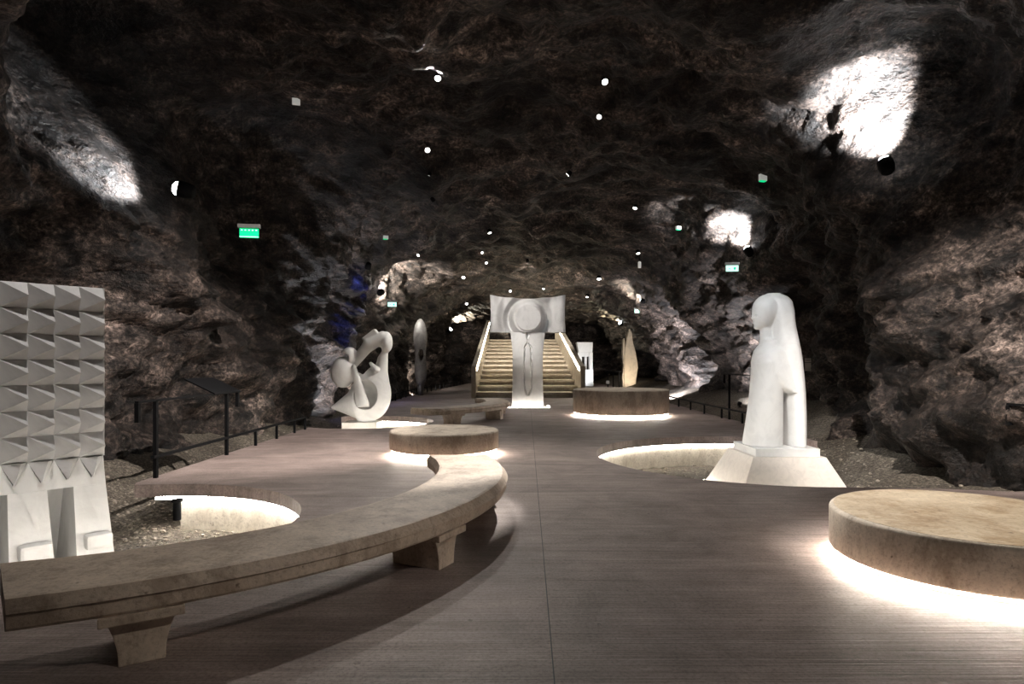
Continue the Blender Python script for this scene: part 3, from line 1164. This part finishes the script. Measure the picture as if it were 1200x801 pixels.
# ------------------------------------------------------------------ staircase
def stairs():
    D0 = 29.0
    xc = 0.74
    t = thing('staircase', 'wide concrete staircase with lit side walls at the back', 'staircase', (xc, D0, 0))
    n, rise, run, hw = 13, 0.25, 1.32, 2.38
    for i in range(n):
        y0 = i * run
        z = rise * (i + 1)
        # tread with an overhanging nosing above a set-back riser
        poly = [(y0 + 0.22, z - rise), (y0 + run + 0.23, z - rise), (y0 + run + 0.23, z), (y0, z), (y0, z - 0.10), (y0 + 0.22, z - 0.10)]
        MB().prism(poly, -hw, hw, 'YZ').build('step', M_STAIR, t)
    MB().prism([(0.4, 0.0), (n * run, 0.0), (n * run, rise * n - 0.21)], -hw, hw, 'YZ').build('stair_core', M_STAIR, t)
    for sd in (-1, 1):
        y_a, y_b, z_a = -0.25, n * run, 1.46
        sl = rise / run
        z_b = z_a + (y_b - y_a - 0.35) * sl
        poly = [(y_a, 0), (y_b, 0), (y_b, z_b), (y_a + 0.35, z_a), (y_a, z_a)]
        MB().prism(poly, sd * hw, sd * (hw + 0.2), 'YZ').build('side_wall', M_STAIR, t)
        MB().bar((sd * (hw - 0.02), 0.3, z_a - 0.16), (sd * (hw - 0.02), y_b, z_b - 0.2), 0.03, 0.13).build('light_strip', M_LEDWARM, t)
    MB().box((0, n * run + 2.5, rise * n / 2), (2 * hw, 5, rise * n)).build('upper_landing', M_STAIR, t)
    return t


stairs()


# ------------------------------------------------------------------ far sculptures on the right and left
def far_right():
    D = 44.0
    c = at(685, 452, D)
    t = thing('block_column_sculpture', 'white stone column sculpture with a window right of the stairs', 'sculpture', (c.x, D, 0))
    MB().add(*(lambda vv: (vv, [(3, 2, 1, 0), (4, 5, 6, 7), (0, 1, 5, 4), (1, 2, 6, 5), (2, 3, 7, 6), (3, 0, 4, 7)]))(
        [(-0.45, -0.4, 2.32), (0.5, -0.4, 2.32), (0.5, 0.4, 2.32), (-0.45, 0.4, 2.32),
         (-0.58, -0.48, 3.02), (0.52, -0.48, 3.02), (0.52, 0.48, 3.02), (-0.58, 0.48, 3.02)])).build('head_block', M_WHITE, t, bevel=0.03)
    m = MB()
    m.box((-0.36, 0, 1.73), (0.28, 0.8, 1.17))
    m.box((0.41, 0, 1.73), (0.22, 0.8, 1.17))
    m.box((0.025, 0, 2.17), (0.51, 0.8, 0.28))
    m.box((0.025, 0, 0.57), (1.05, 0.84, 1.14))
    m.build('column', M_WHITE, t)
    MB().box((0.08, 0.1, 1.6), (0.16, 0.3, 0.86)).build('inner_pillar', M_GREYW, t, bevel=0.03)
    D = 40.0
    c = at(739, 455, D)
    t = thing('spear_stone', 'tall tan leaf-shaped standing stone in the far right corner', 'sculpture', (c.x, D, -0.3))
    k = D / F_PX / 8.9
    # outline in zoom coordinates, origin (670, 380)
    out = [(548, 655), (540, 560), (545, 420), (543, 300), (560, 200), (575, 110), (600, 45), (622, 90), (635, 190), (660, 280), (682, 400), (686, 450), (668, 560), (655, 655)]
    pts = [((670 + x / 8.9 - 739) * D / F_PX, EYE + (HORIZON - 380 - y / 8.9) * D / F_PX + 0.3) for x, y in out]
    pts[0] = (pts[0][0], 0)
    pts[-1] = (pts[-1][0], 0)
    MB().prism(pts, -0.22, 0.22).build('slab', M_TAN, t, bevel=0.06)
    side = [((670 + x / 8.9 - 739) * D / F_PX, EYE + (HORIZON - 380 - y / 8.9) * D / F_PX + 0.3) for x, y in
            [(536, 655), (525, 560), (540, 420), (530, 300), (535, 160), (548, 140), (556, 300), (552, 655)]]
    side[0] = (side[0][0], 0)
    side[-1] = (side[-1][0], 0)
    MB().prism(side, -0.1, 0.36).build('side_flange', M_TAN, t, bevel=0.03)
    # oval carving at the left wall
    D = 31.0
    c = at(493, 445, D)
    t = thing('oval_carving', 'pale grey upright oval carving with a hole by the left wall', 'sculpture', (c.x, D, 0.05))
    h = 62 * D / F_PX

    def fn(X, Y, Z):
        top = ell(X, Y, Z, (-0.02, 0, 1.85 + h * 0.36), (0.34, 0.17, h * 0.36))
        bot = ell(X, Y, Z, (0.0, 0, 0.65 + h * 0.22), (0.31, 0.16, h * 0.34))
        s = smin(top, bot, 0.12)
        s = np.maximum(s, -ell(X, Y, Z, (0.02, -0.05, 1.95), (0.12, 0.5, 0.3)))
        s = np.maximum(s, -ell(X, Y, Z, (-0.08, -0.2, 2.55), (0.22, 0.12, 0.5)))
        foot = cone_seg(X, Y, Z, (0, 0, 0.0), (0, 0, 0.9), 0.14, 0.1)
        return smin(s, foot, 0.1)
    sdf_mesh('figure', fn, (-0.5, -0.4, -0.05), (0.5, 0.4, 3.7), 0.045, M_CARVE, t)
    # dark stand with a small lit tag and a sign
    D = 39.0
    c = at(719, 452, D)
    t = thing('dark_sign_stand', 'thin black stand with a small pale tag beside the tan stone', 'stand', (c.x, D, 0.0))
    for x in (-0.35, -0.02, 0.35):
        MB().bar((x, 0, 0), (x, 0, 1.05), 0.05).build('post', M_BLACK, t)
    MB().bar((-0.45, 0, 1.07), (0.5, 0, 1.07), 0.05).build('top_bar', M_BLACK, t)
    MB().box((-0.36, -0.06, 0.42), (0.2, 0.02, 0.2)).build('tag', M_PAPER, t)


far_right()


# ------------------------------------------------------------------ signs
def exit_sign(label, px, py, D, w, style, rz=0.0):
    c = at(px, py, D)
    h = w * 0.5
    t = thing('exit_sign', label, 'exit sign', (c.x, c.y, c.z), rz)
    MB().box((0, 0, h / 2 + 0.03), (w * 1.18, 0.10, 0.075)).build('housing', M_GREYM, t, bevel=0.008)
    for x in (-w * 0.4, w * 0.4):
        up = BVH.ray_cast(c, Vector((0, 0.0, 1)))[0]
        L = min((up.z - c.z) if up else 0.5, 3.5)
        MB().bar((x, 0, h / 2 + 0.06), (x, 0, L), 0.006).build('hanger', M_BLACK, t)
    p = MB().box((0, 0, -0.02), (w, 0.018, h)).build('panel', M_GREEN if style == 'green' else M_PALEGREEN, t)
    if style == 'green':
        for i in range(5):
            MB().box((-w * 0.38 + i * w * 0.19, -0.011, h * 0.5 - 0.05), (w * 0.08, 0.006, h * 0.12)).build('lamp_dot', M_PALEGREEN, p)
        MB().box((0, -0.011, -h * 0.5), (w, 0.006, h * 0.07)).build('lit_edge', M_PALEGREEN, p)
    else:
        k = w
        arrow = [(0.20, 0.12), (0.36, -0.01), (0.28, -0.01), (0.27, -0.12), (0.13, -0.12), (0.12, -0.01), (0.04, -0.01)]
        MB().prism([(x * k, z * k - 0.02) for x, z in arrow], -0.014, -0.0095).build('arrow', M_SIGNARROW, p)
        man = [(-0.24, 0.06), (-0.20, 0.07), (-0.18, 0.0), (-0.12, -0.09), (-0.15, -0.11), (-0.21, -0.03), (-0.28, -0.11), (-0.32, -0.1), (-0.25, 0.0)]
        MB().prism([(x * k, z * k - 0.02) for x, z in man], -0.014, -0.0095).build('running_figure', M_SIGNARROW, p)
    return t


exit_sign('bright green exit sign hanging high on the left', 292, 272, 12.6, 0.36, 'green', 0.15)
exit_sign('pale green exit sign with arrow, right of the statue row', 858, 313.5, 19.0, 0.36, 'pale', -0.1)
exit_sign('small green exit sign on the far left below the floodlit ceiling', 459.5, 356, 27.0, 0.36, 'pale', 0.1)
exit_sign('smallest pale green exit sign on the far right', 748, 364, 33.0, 0.37, 'pale', -0.1)

p = rock_hit(952, 427)
t = thing('notice_sheet', 'small pale notice sheet on the dark wall right of the statue', 'notice', (p.x - 0.18, p.y - 0.12, p.z), -0.3)
sc_ = p.y / F_PX
MB().box((0, 0, 0), (6.5 * sc_, 0.015, 15 * sc_)).build('sheet', M_PAPER, t)
MB().box((0, -0.009, 2.4 * sc_), (6.5 * sc_, 0.004, 0.7 * sc_)).build('divider', M_INK, t)
for z in (6.0, 4.4):
    MB().box((0, -0.009, z * sc_), (4.5 * sc_, 0.004, 0.5 * sc_)).build('printed_line', M_INK, t)


# ------------------------------------------------------------------ lamps
def place_lamp(name, label, cat, px, py, size, aim, power, lens, col=(1, 0.95, 0.88), angle=110, soft=0.03, back=0.42, hang=0.0, blend=0.7, group=None, dome=False):
    """lamp fixed to the rock: bracket, housing, lens, and its own light"""
    h = rock_hit(px, py)
    d = (Vector((0, 0, EYE)) - h).normalized()
    p = h + d * back
    t = thing(name, label, cat, p, 0, group)
    a = (Vector(aim) - p).normalized()
    q = a.to_track_quat('-Z', 'Y').to_matrix().to_4x4()
    k = size
    body = MB().lathe([(k * 0.55, k * 1.9), (k * 0.8, k * 1.7), (k, k * 0.9), (k, 0.0), (k * 0.86, 0.0), (k * 0.86, k * 0.25)], 20).build('housing', M_BLACK, t)
    body.matrix_local = q
    lp_ = [(k * 0.85, k * 0.18), (k * 0.85, 0.0), (k * 0.75, -k * 0.35), (k * 0.45, -k * 0.6)] if dome else [(k * 0.85, k * 0.12), (k * 0.85, k * 0.18)]
    ln = MB().lathe(lp_, 20).build('lens', lens, t)
    ln.matrix_local = q
    MB().bar((0, 0, 0), tuple((h - p) * 1.15), k * 0.35).build('bracket', M_BLACK, t)
    if power:
        light('SPOT', name + '_light', p + a * (k * (0.75 if dome else 0.1) + 0.02), power, col, aim, angle, blend, soft, t)
    return t


DOWN = Vector((0, 0, -1))
SPOTS = [
    # px, py, size, aim, power, angle, label
    (513, 92, 0.07, (-1.0, 6.0, 0), 880, 96, 'ceiling spotlight nearest the camera on the left of the ceiling'),
    (709, 96, 0.07, (3.6, 5.0, 0.4), 6500, 17, 'starry ceiling spotlight nearest the camera on the right of the ceiling'),
    (702, 137, 0.06, (-0.7, 7.1, 0.45), 7000, 12, 'ceiling spotlight just below the nearest right one'),
    (501, 176, 0.07, (-1.0, 7.0, 0), 760, 84, 'second ceiling spotlight of the left row'),
    (503, 206, 0.05, (-3.9, 17.2, 1.0), 130, 50, 'third ceiling spotlight of the left row'),
    (508, 235, 0.06, (0.3, 22.6, 3.4), 1500, 30, 'fourth ceiling spotlight of the left row'),
    (665, 205, 0.07, (-3.8, 17.2, 1.5), 1300, 26, 'ceiling spotlight under a dark block above the centre'),
    (744, 244, 0.07, (1.5, 17.0, 0.0), 420, 100, 'lone ceiling spotlight right of centre'),
    (574, 273, 0.08, (0.6, 22.5, 1.5), 200, 80, 'ceiling spotlight under a round black mount near the middle'),
    (565, 296, 0.06, (-1.0, 21, 0), 120, 110, 'small ceiling spotlight left of the sculpture head'),
    (618, 306, 0.08, (0.7, 39, 1.5), 5200, 60, 'hooded ceiling spotlight right above the sculpture head'),
    (570, 308, 0.07, (0.0, 24, 0), 80, 80, 'tiny ceiling spotlight above the left of the sculpture head'),
    (702, 327, 0.11, (4.0, 28, 0), 140, 90, 'twin-looking bright ceiling lamp right of the sculpture head'),
    (748, 297, 0.08, (5.5, 22, 0.5), 130, 80, 'ceiling lamp above the small hanging white tube'),
    (490, 299, 0.07, (-5.5, 23, 2.0), 220, 90, 'ceiling lamp left of centre beside a lit rock knob'),
    (543, 325, 0.10, (-3.0, 27, 0), 120, 90, 'hooded ceiling lamp above the far left arch'),
    (598, 341, 0.09, (0.5, 33, 0), 60, 90, 'tiny far ceiling lamp left over the sculpture head'),
    (637, 338, 0.09, (1.5, 33, 0), 60, 90, 'tiny far ceiling lamp right over the sculpture head'),
    (688, 348, 0.10, (3.5, 38, 0), 60, 90, 'tiny far ceiling lamp beside the right end of the sculpture head'),
    (547, 356, 0.11, (-2.5, 38, 0), 60, 90, 'far ceiling lamp in front of the left arch'),
]
for px, py, sz, aim, pw, an, lab in SPOTS:
    place_lamp('ceiling_spotlight', lab, 'lamp', px, py, sz, aim, pw, M_LENS, (1, 0.94, 0.87), an, group='ceiling spotlights')

# unseen lamps over and behind the camera, mostly added to brighten subjects and walls
for x, y, aim, pw, an, lab, lc in (
        (-3.2, 4.9, (-4.5, 6.2, 1.8), 760, 52, 'ceiling spotlight over the pyramid relief', (1, 0.95, 0.9)),
        (2.4, 1.0, (4.5, 11.0, 1.6), 600, 30, 'added unseen spotlight overhead aimed at the woman statue', (0.95, 0.98, 1)),  # added frontal light for the statue
        (-0.8, 5.6, (4.5, 11.0, 1.5), 2000, 24, 'second added unseen spotlight overhead aimed at the woman statue from the left', (0.96, 0.98, 1)),  # added side light to model the statue's form
        (4.6, 0.6, (-1.5, 4.3, 0.35), 520, 22, 'ceiling spotlight to the right of the camera', (1, 0.92, 0.83)),
        (-1.2, -3.2, (3.3, 4.4, 0.2), 500, 22, 'added unseen spotlight behind the camera aimed at the right drum', (1, 0.92, 0.83)),  # added fill for the side of the right drum
        (-1.0, 2.0, (-3.8, 17.2, 1.4), 150, 18, 'added unseen spotlight overhead aimed at the looping sculpture', (1, 0.96, 0.92)),  # added frontal fill for the looping sculpture
        (0.6, 4.0, (0.6, 22.9, 3.6), 2400, 13, 'added unseen spotlight overhead aimed at the T-shaped sculpture', (0.95, 0.97, 1)),  # added front light for the T-shaped head
        (2.0, 6.2, (-7.2, 13.5, -0.6), 7500, 42, 'added unseen spotlight overhead washing the left wall', (1, 0.92, 0.86)),  # wall wash added to lift the left rock
        (3.0, 2.8, (7.3, 10.6, 0.3), 6500, 34, 'added unseen spotlight overhead washing the right wall', (1, 0.92, 0.85))):  # wall wash added to lift the right rock
    up = BVH.ray_cast(Vector((x, y, 2)), Vector((0, 0, 1)))[0]
    p = Vector((x, y, up.z - 0.25))
    t = thing('ceiling_spotlight', lab, 'lamp', p, 0, 'ceiling spotlights')
    q = (Vector(aim) - p).to_track_quat('-Z', 'Y').to_matrix().to_4x4()
    b = MB().lathe([(0.05, 0.17), (0.09, 0.08), (0.09, 0.0), (0.077, 0.0), (0.077, 0.02)], 20).build('housing', M_BLACK, t)
    b.matrix_local = q
    l = MB().lathe([(0.076, 0.01), (0.076, 0.016)], 20).build('lens', M_LENS, t)
    l.matrix_local = q
    MB().bar((0, 0, 0), (0, 0, 0.3), 0.03).build('bracket', M_BLACK, t)
    light('SPOT', 'ceiling_spotlight_light', p + (Vector(aim) - p).normalized() * 0.03, pw, lc, aim, an, 0.7, 0.03, t)


def flood(label, px, py, size, tx, ty, power, col, angle=120, back=0.45, lens=M_LENSC):
    return place_lamp('floodlight', label, 'lamp', px, py, size, rock_hit(tx, ty), power, lens, col, angle, 0.08, back, group='rock floodlights', dome=True)


flood('round floodlight shining from the left wall below the black hollow', 209, 221, 0.15, 140, 205, 700, (0.92, 0.96, 1.0), 80, 1.2)
flood('floodlight under the large white-lit hollow at the upper right', 1037, 190, 0.13, 1022, 146, 4500, (0.94, 0.97, 1.0), 84, 0.5)
flood('floodlight under the second white-lit hollow on the right', 876, 292, 0.13, 862, 268, 2600, (0.94, 0.97, 1.0), 84, 0.5)
flood('floodlight by the lit ceiling rock on the far left', 447, 342, 0.15, 475, 328, 3400, (1, 0.97, 0.88), 110, 0.9)
flood('floodlight in the left arch beside the stairs', 528, 386, 0.16, 552, 370, 4500, (1, 0.93, 0.72), 110, 1.6)
flood('floodlight on the lit rock rib of the far right wall', 752, 352, 0.12, 735, 344, 1100, (1, 0.95, 0.82), 110, 0.5)
flood('yellowish floodlight in the far right chamber', 727, 378, 0.14, 715, 370, 1100, (1, 0.9, 0.6), 110, 0.5)
place_lamp('blue_lamp', 'deep blue lamp on the left wall above the sculpture', 'lamp', 431, 314, 0.11,
           rock_hit(418, 375), 280, M_LENSB, (0.05, 0.12, 1.0), 80, 0.06, 0.5)


# small lamps standing on the soil that wash the rock walls
def uplight(label, side, y, power, col=(1, 0.95, 0.9), angle=130, off=1.0, dy=0.8, up=1.5):
    hit = BVH.ray_cast(Vector((side * 4.5, y, 0.6)), Vector((side, 0, 0)))[0]
    wx = abs(hit.x) if hit else 7.0
    x = side * max(wx - off, 5.25 if side < 0 else 6.45)
    aim = (side * wx, y + dy, up)
    z = ground_z(x, y)
    t = thing('ground_uplight', label, 'lamp', (x, y, z), 0, 'ground uplights along the rock')
    MB().lathe([(0.07, 0.0), (0.07, 0.02), (0.025, 0.03), (0.025, 0.10)], 16).build('foot', M_BLACK, t)
    p = Vector((x, y, z + 0.16))
    q = (Vector(aim) - p).to_track_quat('-Z', 'Y').to_matrix().to_4x4()
    q.translation = (0, 0, 0.16)
    b = MB().lathe([(0.04, 0.12), (0.065, 0.06), (0.065, 0.0), (0.055, 0.0), (0.055, 0.02)], 16).build('housing', M_BLACK, t)
    b.matrix_local = q
    l = MB().lathe([(0.054, 0.01), (0.054, 0.016)], 16).build('lens', M_LENS, t)
    l.matrix_local = q
    light('SPOT', 'ground_uplight_light', p + (Vector(aim) - p).normalized() * 0.03, power, col, aim, angle, 0.8, 0.05, t)


uplight('small dark uplight behind the looping sculpture', -1, 21.8, 900, (0.95, 0.95, 1.0), up=2.4, dy=0.4, off=1.1)
uplight('small dark uplight at the wall before the oval carving', -1, 26.5, 300, (1, 0.93, 0.85), dy=2.0)
uplight('small dark uplight far back on the left edge', -1, 36.0, 900, (1, 0.92, 0.8), dy=2.0)
uplight('small dark uplight behind the right guard rail', 1, 20.5, 1500, (0.95, 0.95, 1.0), up=1.8)
uplight('small dark uplight far back at the right edge', 1, 28.0, 2400, (0.97, 0.95, 1.0), up=2.0, dy=1.5, off=1.7)


# little floor lamps added to brighten the two far pieces on the right
for lab, fx, fy, aim, pw, fc in (('low added floor lamp at the foot of the tan standing stone', 7.0, 38.2, (7.5, 40, 1.6), 220, (1, 0.87, 0.68)),
                                 ('low added floor lamp at the foot of the white column sculpture', 4.6, 42.2, (5.0, 44, 1.6), 200, (0.95, 0.97, 1))):
    t = thing('floor_lamp', lab, 'lamp', (fx, fy, 0.0))
    MB().lathe([(0.12, 0.0), (0.12, 0.05), (0.1, 0.07)], 16).build('housing', M_BLACK, t)
    MB().lathe([(0.09, 0.071), (0.09, 0.08)], 16).build('lens', M_LENS, t)
    light('SPOT', 'floor_lamp_light', (fx, fy, 0.12), pw, fc, aim, 100, 0.8, 0.05, t)


# emergency boxes and other small fittings on the rock
def fitting(label, px, py, w, h, green):
    q = rock_hit(px, py)
    d = (Vector((0, 0, EYE)) - q).normalized()
    p = q + d * 0.2
    t = thing('emergency_light', label, 'emergency light', p, 0.3)
    s = p.y / F_PX
    MB().box((0, 0, 0), (w * s, 0.09, h * s)).build('case', M_EMERG, t, bevel=0.01)
    if green:
        MB().box((-0.1 * w * s, -0.01, -h * s * 0.55), (w * s * 0.8, 0.07, h * s * 0.15)).build('lit_edge', M_GREEN, t)
    MB().bar((0, 0, 0), tuple((q - p) * 1.2), 0.03).build('bracket', M_GREYM, t)


fitting('small white emergency light box on the upper left ceiling', 347, 119, 9, 7, False)
fitting('small white emergency light with green edge on the right ceiling', 894, 208, 9, 8, True)
fitting('tiny emergency light with green edge left of centre', 452, 278, 6, 4, True)
fitting('tiny emergency light with green edge right of centre', 795, 267, 6, 4, True)
q = rock_hit(747, 306)
t = thing('hanging_tube', 'small white tube hanging from the ceiling right of centre', 'fixture', q + Vector((0, -0.4, -0.1)))
MB().lathe([(0.06, -0.22), (0.06, 0.0), (0.035, 0.03)], 16).build('tube', M_EMERG, t)
MB().bar((0, 0, 0.03), (0, 0, 0.6), 0.02).build('hanger', M_BLACK, t)

# spot fixture under the overhanging slab corner
t = thing('slab_fixture', 'dark round fixture hanging under the platform corner on the left', 'lamp', (-4.33, 8.22, -0.16))
MB().lathe([(0.045, -0.27), (0.05, -0.26), (0.05, -0.04), (0.07, -0.03), (0.07, -0.001)], 20).build('shaft', M_DARKPANEL, t)
